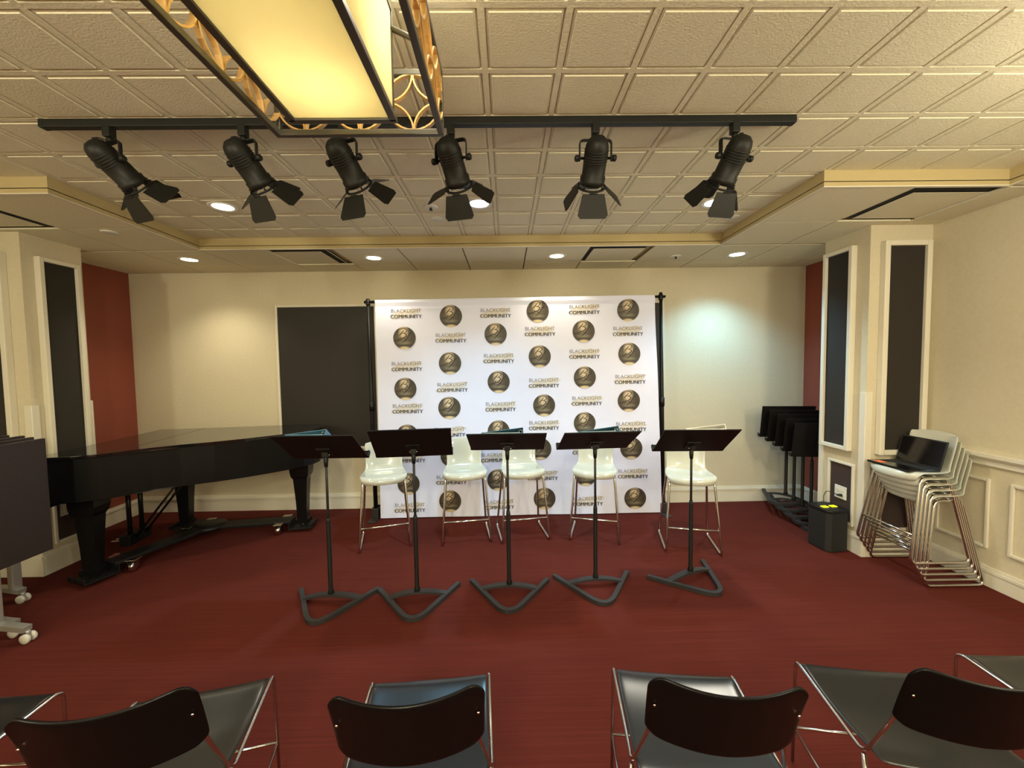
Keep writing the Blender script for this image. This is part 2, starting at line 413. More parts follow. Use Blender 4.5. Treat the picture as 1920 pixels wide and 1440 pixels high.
framed('wall_panel', 'tall white-framed dark panel on left pilaster side face beside red wall', 'x', PL[1], 3.345, 3.665, .885, 2.625, .035, .05, 1, .5, G1)
framed('wall_panel', 'tall dark panel on left pilaster front face, cut by left photo edge', 'y', PL[2], -4.30, -3.95, .885, 2.63, .042, -.05, 1, .5, G1)
framed('wall_panel', 'low dark panel on left pilaster beneath piano keyboard end', 'x', PL[1], 3.345, 3.66, .225, .775, .024, .022, 1, .3, G2, 'brown_panel')
G3 = 'dark boards on the back wall'
framed('wall_board', 'large dark framed board on back wall between piano and banner', 'y', YB, -2.67, -1.50, .72, 2.41, .028, -.025, 1, .5, G3, 'dark_board')
framed('wall_board', 'dark framed board on back wall mostly hidden behind right banner edge', 'y', YB, .72, 1.86, .72, 2.41, .028, -.025, 1, .5, G3, 'dark_board')

# outlets
def outlet(label, c, y, z, sg, wide, plug=False):
    o = thing('power_outlet', label, 'outlet', (c, y, z))
    m = MB(); m.box((min(0, sg*.008), -wide/2, -.058), (max(0, sg*.008), wide/2, .058), None, .003); m.build('cover_plate', MT['plate'], o)
    for k in range(2 if wide > .1 else 1):
        yy = (k-.5)*.046 if wide > .1 else 0
        m = MB()
        for zz in (-.02, .02): m.box((min(sg*.008, sg*.011), yy-.016, zz-.014), (max(sg*.008, sg*.011), yy+.016, zz+.014), None, .002)
        m.build('socket', MT['trim'], o)
    return o
outlet('white double power outlet with black plug on brown pilaster panel', PR[0]-.0066, 3.515, .49, -1, .125)
outlet('white power outlet low on red wall behind spare music stands', XR, 4.28, .34, -1, .08)
outlet('white power outlet on left pilaster under piano keyboard end', PL[1]+.0066, 3.44, .50, 1, .08)

# ------------------------------------------------------------ ceiling fittings
DL = ['warm round ceiling downlight above piano, leftmost in back row', 'warm round ceiling downlight above left end of banner', 'warm round ceiling downlight above banner, right of its middle',
      'cool white downlight in soffit above bare right back wall', 'warm round ceiling downlight between two left track spotlights', 'cool downlight half hidden behind fourth track spotlight', 'bright downlight behind rightmost track spotlight flaps']
for (x, y, z, e, c), lb in zip(DOWN, DL):
    o = thing('ceiling_downlight', lb, 'ceiling light', (x, y, z), group='recessed ceiling downlights')
    m = MB(); m.lathe([(.070, -.001), (.085, -.006), (.098, -.004), (.100, 0), (.07, .004)], 28, cap=False); m.build('trim_ring', MT['plate'], o)
    m = MB(); m.lathe([(.0, -.003), (.035, -.004), (.073, -.001), (.073, .003), (.0, .003)], 28, cap=False); m.build('lens', MT['lens_cool' if c is COOL or c is NEUT else 'lens_warm'], o)
FX = [(-.556, 3.10, H, 'round white ceiling cover with dark pin left of fourth spotlight', 1), (-.549, 3.346, H, 'plain white ceiling disc just beyond the one with dark pin', 0),
      (1.917, 3.373, H, 'plain white ceiling disc behind rightmost spotlight near soffit corner', 0), (1.78, 4.185, S, 'round white ceiling cover with dark pin in back soffit near cool downlight', 1),
      (-3.155, 3.284, S, 'plain ceiling disc in left soffit above piano', 0)]
for x, y, z, lb, pin in FX:
    o = thing('sprinkler_cover', lb, 'sprinkler', (x, y, z), group='round sprinkler covers on the ceiling')
    m = MB(); m.lathe([(.052, .002), (.055, -.004), (.048, -.008), (.0, -.009)], 24, cap=False); m.build('cover_disc', MT['plate'], o)
    if pin:
        m = MB(); m.lathe([(.008, -.008), (.009, -.02), (.014, -.022), (.014, -.026), (.002, -.027)], 12); m.build('sprinkler_pin', MT['charcoal'], o)
VL = ['square ceiling air vent in back soffit above left dark wall board', 'square ceiling air vent in back soffit above right part of banner', 'large square ceiling air vent in right soffit by pilaster', 'square ceiling air vent in left soffit at photo edge']
for (vx, vy), lb in zip(VENTS, VL):
    sz = .585; o = thing('air_vent', lb, 'air vent', (vx+.3, vy+.283, S), group='square air vents in the soffit')
    h = sz/2; m = MB()
    # a two-way slot diffuser: open along the near edge and the edge towards the middle of the room
    sx = 1 if vx < -.4 else -1; gp = .085
    m.box((-h, -h, .009), (h, -h+.006, .012)); m.box((min(sx*h, sx*(h-.010)), -h+.006, .009), (max(sx*h, sx*(h-.010)), h, .012))
    m.build('frame', MT['tile'], o)
    m = MB(); m.box((-h, -h, .016), (h, h, .018)); m.build('shade_sheet', MT['vent_shade'], o)  # flat dark sheet stands in for the unlit inside behind the slots
    m = MB(); xi = sx*(h-.010-gp*.8); m.box((min(-sx*h, xi), -h+.006+gp*1.25, .0085), (max(-sx*h, xi), h, .0105)); m.build('face_plate', MT['tile'], o)

# ------------------------------------------------------------ lighting track with six spotlights
t = thing('lighting_track', 'long black lighting track across the raised ceiling', 'track', (-.39, 2.013, H))
m = MB(); m.box((-1.82, -.018, -.036), (1.82, .018, 0), None, .003)
m.build('rail', MT['black_spot'], t)
for s_ in (-1, 1):
    m = MB(); m.box((s_*1.82-.012, -.019, -.037), (s_*1.82+.012, .019, 0), None, .003); m.build('end_cap', MT['black_spot'], t)
SPOTS = [(-1.905, 20, 38, 'leftmost black track spotlight with two barn doors hanging low', (20, 55, 15, 60)), (-1.262, 18, 40, 'black track spotlight above warm downlight, second from left', (30, 45, 40, 60)),
         (-.78, 20, 40, 'black track spotlight with flaps below lantern front edge, third from left', (55, 45, 60, 60)), (-.255, 15, 42, 'black track spotlight in front of a cool downlight, right of lantern', (25, 50, 50, 70)),
         (.455, 0, 44, 'black track spotlight aimed straight ahead, second from right', (35, 50, 50, 30)), (1.145, -11, 45, 'rightmost black track spotlight with bright downlight behind its flaps', (20, 30, 25, 35))]
for x, az, el, lb, fl in SPOTS:
    o = thing('track_spotlight', lb, 'spotlight', (x, 2.013, H-.036), group='black spotlights on the ceiling track')
    m = MB(); m.box((-.018, -.02, -.045), (.018, .02, .004), None, .004); m.lathe([(.014, -.07), (.014, -.04)], 14); m.build('track_adapter', MT['black_spot'], o)
    a, e_ = rad(az), rad(el); d = V((sin(a)*cos(e_), cos(a)*cos(e_), -sin(e_)))
    side = V((cos(a), -sin(a), 0)); up_ = side.cross(d)
    P = V((0, 0, -.158))                                  # pivot
    yk = [P+side*.078+V((0, 0, -.012)), P+side*.078+V((0, 0, .086)), P-side*.078+V((0, 0, .086)), P-side*.078+V((0, 0, -.012))]
    m = MB(); m.tube(fillet(yk, .02, 4), 0, flat=(.003, .009)); m.build('yoke', MT['black_spot'], o)
    for s_ in (-1, 1):
        m = MB(); R = M.Translation(P+side*s_*.07) @ (side*s_).to_track_quat('Z', 'Y').to_matrix().to_4x4()
        m.lathe([(.006, -.02), (.006, .014), (.015, .014), (.016, .02), (.015, .030), (.008, .034)], 10, mat_=R); m.build('knob', MT['black_spot'], o)
    R = M.Translation(P) @ M((( side.x, up_.x, d.x, 0), (side.y, up_.y, d.y, 0), (side.z, up_.z, d.z, 0), (0, 0, 0, 1)))
    m = MB(); m.lathe([(.004, -.100), (.028, -.096), (.046, -.080), (.055, -.056), (.057, -.03), (.057, .0), (.057, .085), (.063, .088), (.063, .118), (.058, .120), (.054, .118), (.054, .04), (.01, .02)], 28, mat_=R); hs = m.build('housing', MT['black_spot'], o)
    m = MB()
    for k in range(5): m.lathe([(.0575, -.04+k*.012), (.059, -.038+k*.012), (.0575, -.034+k*.012)], 28, mat_=R, cap=False)
    m.build('cooling_rib', MT['black_spot'], hs)
    m = MB(); m.lathe([(.068, .132), (.073, .130), (.073, .138), (.062, .138), (.062, .131), (.068, .132)], 28, mat_=R, cap=False)
    for k in range(4):
        q = V((.064*cos(k*pi/2+.78), .064*sin(k*pi/2+.78), 0)); m.tube([R @ (q+V((0, 0, .112))), R @ (q+V((0, 0, .136)))], .004, seg=6)
    m.build('barn_door_ring', MT['black_spot'], o)
    for k in range(4):
        ang = k*pi/2-pi/2                                 # bottom, right, top, left
        op = rad(fl[k]); out = V((cos(ang), sin(ang), 0)); tan_ = V((-sin(ang), cos(ang), 0))
        dirv = out*sin(op)+V((0, 0, 1))*cos(op); hp = out*.074+V((0, 0, .142)); nv = tan_.cross(dirv)
        w0, w1, L = (.056, .078, .118) if k % 2 == 0 else (.046, .066, .112)
        pts = [hp-tan_*w0, hp+tan_*w0, hp+dirv*L*.85+tan_*w1, hp+dirv*L+tan_*(w1-.012), hp+dirv*L-tan_*(w1-.012), hp+dirv*L*.85-tan_*w1]
        m = MB()
        A = [m.bm.verts.new(R @ (p+nv*.0012)) for p in pts]; B_ = [m.bm.verts.new(R @ (p-nv*.0012)) for p in pts]
        m.bm.faces.new(A); m.bm.faces.new(B_[::-1])
        for i in range(6): m.bm.faces.new((A[i], B_[i], B_[(i+1) % 6], A[(i+1) % 6]))
        m.tube([R @ (hp-tan_*.02), R @ (hp+tan_*.02)], .004, seg=6)
        m.build('barn_door', MT['black_spot'], o)
    m = MB(); m.tube(fillet([V((0, .0, -.065)), V((.02, -.03, -.075)), P-d*.09+up_*.05, P-d*.10+up_*.02], .03), .003, seg=6); m.build('cable', MT['rubber'], o)

# ------------------------------------------------------------ hanging lantern
L_ = LANT; o = thing('hanging_lantern', 'large amber glass lantern in dark iron frame with gilded scrollwork, hanging overhead', 'pendant lamp', ((L_['x0']+L_['x1'])/2, (L_['y0']+L_['y1'])/2, L_['z0']))
cx_, cyy = o.location.x, o.location.y; hx, hy, hz = (L_['x1']-L_['x0'])/2, (L_['y1']-L_['y0'])/2, L_['z1']-L_['z0']
m = MB(); q = .009
for z in (0, hz):
    for s_ in (-1, 1):
        m.box((-hx-q, s_*hy-q, z-q), (hx+q, s_*hy+q, z+q), None, .003); m.box((s_*hx-q, -hy+q, z-q), (s_*hx+q, hy-q, z+q), None, .003)
for sx in (-1, 1):
    for s_ in (-1, 1): m.box((sx*hx-q, s_*hy-q, q), (sx*hx+q, s_*hy+q, hz-q), None, .003)
m.build('outer_frame', MT['iron'], o)
BX0, BX1, BYY, BZ0, BZ1 = -.148, .142, .30, -.035, .27
# scroll panels
def scrolls(nm, n, P0, du):
    m = MB(); r = hz/2-.006; zc = V((0, 0, hz/2)); step = du.length/n; ud = du.normalized(); up1 = V((0, 0, 1)); nrm = ud.cross(up1)
    def arc(c, a0, a1, rr, k=10):
        pts = [c+ud*rr*cos(a0+(a1-a0)*i/k)+up1*rr*sin(a0+(a1-a0)*i/k) for i in range(k+1)]
        for p, q_ in zip(pts, pts[1:]):
            t_ = (q_-p).normalized(); n2 = t_.cross(nrm)
            vs_ = [m.bm.verts.new(x) for x in (p-nrm*.008-n2*.0025, p+nrm*.008-n2*.0025, q_+nrm*.008-n2*.0025, q_-nrm*.008-n2*.0025, p-nrm*.008+n2*.0025, p+nrm*.008+n2*.0025, q_+nrm*.008+n2*.0025, q_-nrm*.008+n2*.0025)]
            for f in ((0, 1, 2, 3), (7, 6, 5, 4), (0, 4, 5, 1), (2, 6, 7, 3), (1, 5, 6, 2), (3, 7, 4, 0)): m.bm.faces.new([vs_[i] for i in f])
    for i in range(n):
        c = P0+ud*step*(i+.5)+zc
        arc(c, 0, 2*pi, r, 28)
        for sx, sz, a0 in ((-1, -1, 0), (1, -1, pi/2), (1, 1, pi), (-1, 1, 3*pi/2)):
            arc(c+ud*sx*r+up1*sz*r, a0, a0+pi/2, r*.985)
    m.build(nm, MT['gold'], o)
scrolls('scroll_panel', 3, V((-hx, hy, 0)), V((2*hx, 0, 0))); scrolls('scroll_panel', 3, V((-hx, -hy, 0)), V((2*hx, 0, 0)))
scrolls('scroll_panel', 5, V((-hx, -hy, 0)), V((0, 2*hy, 0))); scrolls('scroll_panel', 5, V((hx, -hy, 0)), V((0, 2*hy, 0)))
# glass box with open top
m = MB(); th = .003
m.box((BX0, -BYY, BZ0), (BX1, BYY, BZ0+th)); m.box((BX0, -BYY, BZ0), (BX0+th, BYY, BZ1)); m.box((BX1-th, -BYY, BZ0), (BX1, BYY, BZ1))
m.box((BX0, -BYY, BZ0), (BX1, -BYY+th, BZ1)); m.box((BX0, BYY-th, BZ0), (BX1, BYY, BZ1))
m.build('amber_shade', MT['amber'], o)
m = MB(); q = .010
for s_ in (-1, 1):
    m.box((BX0-q, s_*BYY-q, BZ0-.006), (BX1+q, s_*BYY+q, BZ0+q), None, .002)
for xx in (BX0, BX1): m.box((xx-q, -BYY, BZ0-.006), (xx+q, BYY, BZ0+q), None, .002)
for xx in (BX0, BX1):
    for s_ in (-1, 1): m.box((xx-.004, s_*BYY-.004, BZ0), (xx+.004, s_*BYY+.004, BZ1), None, .001)
for s_ in (-1, 1): m.box((BX0-.004, s_*BYY-.004, BZ1-.004), (BX1+.004, s_*BYY+.004, BZ1+.004), None, .001)
for xx in (BX0, BX1): m.box((xx-.004, -BYY, BZ1-.004), (xx+.004, BYY, BZ1+.004), None, .001)
m.build('shade_frame', MT['iron'], o)
for sx, xx in ((-1, BX0), (1, BX1)):
    for s_ in (-1, 1):
        m = MB(); m.tube([(xx, s_*BYY, BZ1-.05), (sx*hx, s_*(hy-.10), hz)], .008, seg=8); m.build('strut', MT['iron'], o)
for s_ in (-1, 1):
    m = MB(); m.tube([(0, s_*BYY, BZ1), (0, s_*.08, H-L_['z0']-.03)], .006, seg=8); m.build('hanging_rod', MT['iron'], o)
m = MB(); m.lathe([(.02, H-L_['z0']-.05), (.10, H-L_['z0']-.03), (.11, H-L_['z0'])], 24); m.build('ceiling_canopy', MT['iron'], o)
for by in (.66, 1.02):
    m = MB(); m.tube([(-.47-cx_, by-cyy, .115), (-.47-cx_, by-cyy, .26)], .012, seg=8); m.build('lamp_holder', MT['iron'], o)

# ------------------------------------------------------------ backdrop banner and its stand
YC = 4.355
def wav(x, z):
    return .012*sin(x*2.1+.6)*sin(z*1.3+.4) + .006*sin(x*5.3+z*2.2)*(1 if z < 2.3 else .3) + .004*sin(z*6+x) - .02*max(0, .25-z)
TL, TR, BL_, BR_ = -1.405, 1.625, -1.412, 1.712
ZT, ZB0 = 2.41, .012
def cloth_pt(u, v):
    x = (TL*(1-u)+TR*u)*v + (BL_*(1-u)+BR_*u)*(1-v); z = ZB0+(ZT-ZB0)*v+(u-.5)*.02*v
    y = YC+wav(x, z)
    if z > ZT-.09: y += -.014*max(0, 1-abs(z-(ZT-.035))/.045)
    return V((x, y, z))
nu, nv_ = 70, 70
m = MB(); rows = []
VS = [j/60*.955 for j in range(60)]+[.955+.045*j/24 for j in range(25)]; nv_ = len(VS)-1
for v_ in VS: rows.append([cloth_pt(i/nu, v_) for i in range(nu+1)])
m.strip(rows, MT['cloth'])
m.strip([[p+V((0, .010 if j > nv_-20 else .004, 0)) for p in r] for j, r in enumerate(rows)], MT['cloth'])
def onto(x, z, d=.003): return V((x, YC+wav(x, z)-d-(.014*max(0, 1-abs(z-(ZT-.035))/.045) if z > ZT-.09 else 0), z))
def backproj(px, py, y):
    d = fwd + r2*((px-960)/F_PX) + u2*((720-py)/F_PX); d = d*(y/d.y); return d.x, d.z+CH
uvl = m.bm.loops.layers.uv.new('UVMap')
def disc(cx, cz, r):
    k = m.mi(MT['logo']); c = m.bm.verts.new(onto(cx, cz, .0045)); rings = [[c]]
    for rr in (.2, .4, .6, .8, 1):
        rings.append([m.bm.verts.new(onto(cx+r*rr*cos(2*pi*j/40), cz+r*rr*sin(2*pi*j/40), .0045)) for j in range(40)])
    fs = [m.bm.faces.new((c, rings[1][j], rings[1][(j+1) % 40])) for j in range(40)]
    for i_ in range(1, 5): fs += [m.bm.faces.new((rings[i_][j], rings[i_+1][j], rings[i_+1][(j+1) % 40], rings[i_][(j+1) % 40])) for j in range(40)]
    for f in fs:
        f.material_index = k
        for l in f.loops: l[uvl].uv = ((l.vert.co.x-cx)/r/2+.5, (l.vert.co.z-cz)/r/2+.5)
    def stroke(pts, w0):
        pts = [V((cx+(a-590)/570*r, 0, cz-(b-690)/570*r)) for a, b in pts]
        out = []
        for i in range(len(pts)-1):       # Catmull-Rom smoothing
            p0, p1, p2, p3 = pts[max(i-1, 0)], pts[i], pts[i+1], pts[min(i+2, len(pts)-1)]
            for s_ in range(4):
                t_ = s_/4; out.append(.5*((2*p1)+(p2-p0)*t_+(2*p0-5*p1+4*p2-p3)*t_*t_+(3*p1-p0-3*p2+p3)*t_**3))
        out.append(pts[-1]); k2 = m.mi(MT['bronze_line']); prev = None; n = len(out)
        for i, p in enumerate(out):
            d = (out[min(i+1, n-1)]-out[max(i-1, 0)]); nn = V((-d.z, 0, d.x)).normalized()
            ww = w0*r*(.35+.65*sin(pi*(i+.5)/n))
            a = m.bm.verts.new(onto(p.x+nn.x*ww, p.z+nn.z*ww, .0065)); b = m.bm.verts.new(onto(p.x-nn.x*ww, p.z-nn.z*ww, .0065))
            if prev: f = m.bm.faces.new((prev[0], a, b, prev[1])); f.material_index = k2
            prev = (a, b)
    stroke([(570, 290), (480, 400), (400, 490), (340, 570)], .04)
    stroke([(255, 345), (330, 270), (450, 215), (570, 205), (680, 245), (725, 310), (660, 395), (570, 445), (490, 450)], .032)
    stroke([(490, 450), (600, 460), (680, 510), (685, 575), (610, 650), (510, 705), (430, 690), (395, 630)], .042)
    stroke([(520, 700), (400, 735), (260, 785), (130, 805), (50, 800)], .036)
    stroke([(980, 380), (870, 470), (790, 570), (690, 730), (590, 840), (470, 950)], .040)
    stroke([(530, 730), (600, 742), (690, 735)], .024)
TXT = {}
def text_mesh(s, off):
    cu = bpy.data.curves.new('t', 'FONT'); cu.body = s; cu.size = .0575; cu.offset = off; cu.align_x = 'LEFT'; cu.resolution_u = 3
    ob = bpy.data.objects.new('t', cu); COL.objects.link(ob); bpy.context.view_layer.update()
    dg = bpy.context.evaluated_depsgraph_get(); me = bpy.data.meshes.new_from_object(ob.evaluated_get(dg))
    res = ([tuple(v.co) for v in me.vertices], [tuple(p.vertices) for p in me.polygons])
    bpy.data.objects.remove(ob); bpy.data.curves.remove(cu); bpy.data.meshes.remove(me)
    return res
TXT['BLACKLIGHT'] = text_mesh('BLACKLIGHT', -.0006); TXT['COMMUNITY'] = text_mesh('COMMUNITY', 0)
def words(s, cx, cz, width, mt, dep=.0045):
    vs_, fs = TXT[s]; x0 = min(v[0] for v in vs_); x1 = max(v[0] for v in vs_); k = width/(x1-x0)
    nv = [m.bm.verts.new(onto(cx-width/2+(v[0]-x0)*k, cz+v[1]*min(k, 1.05), dep)) for v in vs_]; kk = m.mi(MT[mt])
    for f in fs:
        try: m.bm.faces.new([nv[i] for i in f]).material_index = kk
        except ValueError: pass
def stain(cx, cz):
    k = m.mi(MT['stain']); c = m.bm.verts.new(onto(cx, cz, .002)); ring = []
    for j in range(26):
        a = 2*pi*j/26; rr = 1+random.uniform(-.16, .16)
        x, z = .155*cos(a)*rr, .052*sin(a)*rr
        ring.append(m.bm.verts.new(onto(cx+x+z*.9, cz+z+x*.10, .002)))
    for j in range(26): m.bm.faces.new((c, ring[j], ring[(j+1) % 26])).material_index = k
COLS = [[('t', 365, 203), ('l', 357, 342), ('t', 370, 500), ('l', 362, 627), ('t', 375, 737), ('l', 374, 888), ('t', 388, 1013), ('l', 379, 1160), ('t', 388, 1293)],
        [('l', 616, 218), ('t', 617, 340), ('l', 612, 483), ('t', 625, 617), ('l', 609, 733), ('t', 612, 868), ('l', 622, 1003), ('t', 620, 1137), ('l', 613, 1257)],
        [('t', 868, 200), ('l', 868, 320), ('t', 886, 455), ('l', 885, 588), ('t', 896, 727), ('l', 885, 866), ('t', 872, 1012), ('l', 882, 1140), ('t', 888, 1277)],
        [('l', 1105, 190), ('t', 1118, 303), ('l', 1116, 445), ('t', 1140, 593), ('l', 1141, 720), ('t', 1140, 832), ('l', 1120, 965), ('t', 1133, 1115), ('l', 1144, 1245)],
        [('t', 1367, 180), ('l', 1363, 303), ('t', 1368, 430), ('l', 1370, 563), ('t', 1382, 694), ('l', 1370, 820), ('t', 1385, 968), ('l', 1375, 1112), ('t', 1387, 1258)],
        [('l', 1613, 185), ('t', 1612, 302), ('l', 1618, 430), ('t', 1623, 572), ('l', 1616, 693), ('t', 1629, 838), ('l', 1630, 960), ('t', 1640, 1103), ('l', 1653, 1242)]]
for col in COLS:
    for kd, a, b in col:
        x, z = backproj(640+a/3, 520+b/3, YC)
        if kd == 'l': disc(x, z, .121)
        else:
            stain(x, z)
            words('BLACKLIGHT', x, z+.010, .322, 'ink_light'); 
            for q_, dq in enumerate((-.0013, 0, .0013)): words('COMMUNITY', x+dq, z-.052, .332, 'ink', .0045+.0003*q_)
bn = thing('backdrop_banner', 'white cloth banner printed with bronze discs and BLACKLIGHT COMMUNITY lettering', 'banner', (0, 0, 0))
m.build('cloth', None, bn, recalc=False)
st = thing('banner_stand', 'black pipe stand holding the white printed banner', 'stand', (.11, YC+.025, 0))
def pole(nm, pts, r, mt='black', par=st, seg=10): mm = MB(); mm.tube(pts, r, seg=seg); return mm.build(nm, MT[mt], par)
for x, xb in ((-1.49, -1.475), (1.70, 1.735)):
    xx, xbb = x-.11, xb-.11
    u = pole('upright', [(xbb, 0, .10), (xbb+(xx-xbb)*.5, 0, 1.25), (xx, 0, 2.45 if x > 0 else 2.42)], [.024, .022, .017])
    mm = MB(); mm.tube([(xbb+(xx-xbb)*.5, 0, 1.2), (xbb+(xx-xbb)*.5, 0, 1.3)], .030); mm.build('clamp', MT['black'], u)
    mm = MB(); mm.lathe([(.022, -.035), (.024, -.03), (.024, .02), (.016, .03)], 14, mat_=M.Translation((xx, 0, 2.405 if x > 0 else 2.383))); mm.build('top_bracket', MT['black'], u)
    mm = MB(); mm.box((xbb-.045, -.16, 0), (xbb+.045, .16, .012), None, .004); mm.box((xbb-.04, -.045, .012), (xbb+.04, .045, .12), None, .008); mm.build('foot', MT['charcoal'], st)
pole('crossbar', [(-1.64, 0, 2.383), (1.64, 0, 2.405)], .015)
pole('bottom_bar', [(-1.585, .0, .14), (1.625, .0, .14)], .012)

# ------------------------------------------------------------ grand piano
PF = V((-3.68, 4.25, 0)); th = rad(8)
def pl(a, b): return (a, -b)               # local: +x along the length, -y across towards the camera
pn = thing('grand_piano', 'black lacquered grand piano with closed lid standing on a wheeled dolly', 'piano', PF, th)
LID = [(0, 0), (0, .5), (0, 1.25), (.02, 1.315), (.08, 1.335), (.25, 1.325), (.38, 1.28), (.50, 1.19), (.62, 1.09), (.78, 1.00), (1.0, .915), (1.2, .81), (1.35, .71), (1.5, .60), (1.60, .50), (1.67, .39), (1.695, .28), (1.68, .16), (1.62, .06), (1.52, .01), (1.40, 0)]
def inset(poly, d): 
    c = V((sum(p[0] for p in poly)/len(poly), sum(p[1] for p in poly)/len(poly))); out = []
    n = len(poly)
    for i in range(n):
        p = V(poly[i]); e1 = (V(poly[(i+1) % n])-V(poly[i-1])).normalized(); nn = V((-e1.y, e1.x))
        if (c-p).dot(nn) < 0: nn = -nn
        out.append(tuple(p+nn*d))
    return out
fold = .45
def clip(poly, side):
    out = []
    n = len(poly)
    for i in range(n):
        p, q_ = poly[i], poly[(i+1) % n]; ip, iq = (p[0] <= fold) == side, (q_[0] <= fold) == side
        if ip: out.append(p)
        if ip != iq:
            t_ = (fold-p[0])/(q_[0]-p[0]); e_ = -.003 if side else .003
            out.append((fold+e_, p[1]+(q_[1]-p[1])*t_))
    return out
ZL = 1.025
for nm, sd in (('lid_front_flap', True), ('lid', False)):
    m = MB(); m.prism([pl(a, b) for a, b in clip(LID, sd)], ZL, ZL+.026, bev=.004); m.build(nm, MT['lid'], pn)
m = MB(); m.prism([pl(a, b) for a, b in inset(LID, .03)], .69, ZL-.004, bev=.006); m.build('rim', MT['piano'], pn)
m = MB(); m.box((-.24, -1.31, .66), (.06, -.02, .76), None, .008); m.build('key_bed', MT['piano'], pn)
for b0, b1 in ((.03, .10), (1.23, 1.30)):
    m = MB(); R = M(((1, 0, 0, 0), (0, 0, 1, 0), (0, 1, 0, 0), (0, 0, 0, 1)))
    m.prism([(-.24, .74), (-.24, .86), (-.20, .90), (-.10, .93), (.0, .99), (.05, 1.02), (.05, .74)], -b1, -b0, mat_=R, bev=.004); m.build('arm', MT['piano'], pn)
m = MB(); m.box((-.04, -1.23, .76), (.0, -.10, .97), None, .006); m.build('fallboard', MT['piano'], pn)
m = MB(); m.box((-.20, -1.22, .76), (-.05, -.11, .785), None, .003); m.build('keyboard', MT['keys'], pn)
for a, b in ((.20, 1.13), (.30, .16), (1.50, .33)):
    m = MB(); lg = thing
    prof = [(.70, .092), (.62, .090), (.57, .082), (.54, .066), (.30, .052), (.12, .046), (.115, .062), (.07, .062)]
    rows = []
    for z, r in prof: rows.append([V((a+sx*r, -b+sy_*r*.9, z)) for sx, sy_ in ((-1, -1), (1, -1), (1, 1), (-1, 1), (-1, -1))])
    m.strip(rows, smooth=False); m.face(rows[-1][:4])
    lo = m.build('leg', MT['piano'], pn)
    bmm = MB(); bmm.lathe([(.03, .045), (.03, .072)], 12, mat_=M.Translation((a, -b, 0))); bmm.build('leg_ferrule', MT['brass'], lo)
# pedal lyre
ly = MB()
la, lb_ = .19, .67
for s_ in (-.07, .07): ly.tube([(la, -lb_+s_, .70), (la, -lb_+s_*1.0, .22)], .018, seg=10)
ly.box((la-.03, -lb_-.10, .60), (la+.03, -lb_+.10, .69), None, .006); ly.box((la-.05, -lb_-.13, .13), (la+.04, -lb_+.13, .23), None, .01)
lyo = ly.build('pedal_lyre', MT['piano'], pn)
for s_ in (-.05, 0, .05):
    mm = MB(); mm.box((la-.16, -lb_+s_-.012, .15), (la-.04, -lb_+s_+.012, .163), None, .004); mm.build('pedal', MT['brass'], lyo)
for s_ in (-.06, .06):
    mm = MB(); mm.tube([(la+.03, -lb_+s_, .18), (la+.42, -lb_+s_, .69)], .010, seg=8); mm.build('lyre_brace', MT['piano'], lyo)
# dolly
hubp = (.62, .34)
dl = tag(bpy.data.objects.new('piano_dolly', None), 'black three-armed dolly with chrome casters under the grand piano', 'dolly'); COL.objects.link(dl); dl.location = PF; dl.rotation_euler = (0, 0, th)
for (a, b), off in zip(((.20, 1.13), (.30, .16), (1.50, .33)), ((.30, -.12), (-.12, .1), (-.26, .13))):
    dd = V((a-hubp[0], -(b-hubp[1]), 0)); L = dd.length; R = M.Translation((hubp[0], -hubp[1], 0)) @ M.Rotation(math.atan2(dd.y, dd.x), 4, 'Z')
    mm = MB(); mm.box((0, -.075, .085), (L-.10, .075, .115), None, .006, R); mm.build('arm', MT['black'], dl)
    mm = MB(); mm.box((L-.12, -.11, .035), (L+.11, .11, .045), None, .003, R); mm.box((L+.10, -.11, .035), (L+.11, .11, .075), None, .003, R); mm.box((L-.12, -.09, .035), (L-.11, .09, .10), None, .003, R)
    mm.build('leg_tray', MT['black'], dl)
    cpos = R @ V((L-.20, .11, 0)); cpos2 = R @ V((L-.20, -.11, 0))
    for c in (cpos, cpos2):
        k = MB(); k.box((c.x-.04, c.y-.04, .10), (c.x+.04, c.y+.04, .108), None, .003); k.box((c.x-.028, c.y-.025, .04), (c.x-.022, c.y+.025, .10)); k.box((c.x+.022, c.y-.025, .04), (c.x+.028, c.y+.025, .10))
        ca = k.build('caster', MT['chrome'], dl)
        k = MB(); k.lathe([(.01, -.02), (.043, -.018), (.045, -.01), (.045, .01), (.043, .018), (.01, .02)], 18, mat_=M.Translation((c.x, c.y, .045)) @ M.Rotation(pi/2, 4, 'Y')); k.build('wheel', MT['chrome'], ca)
mm = MB(); mm.lathe([(.02, .08), (.14, .082), (.145, .118), (.02, .12)], 20, mat_=M.Translation((hubp[0], -hubp[1], 0))); mm.build('hub', MT['black'], dl)

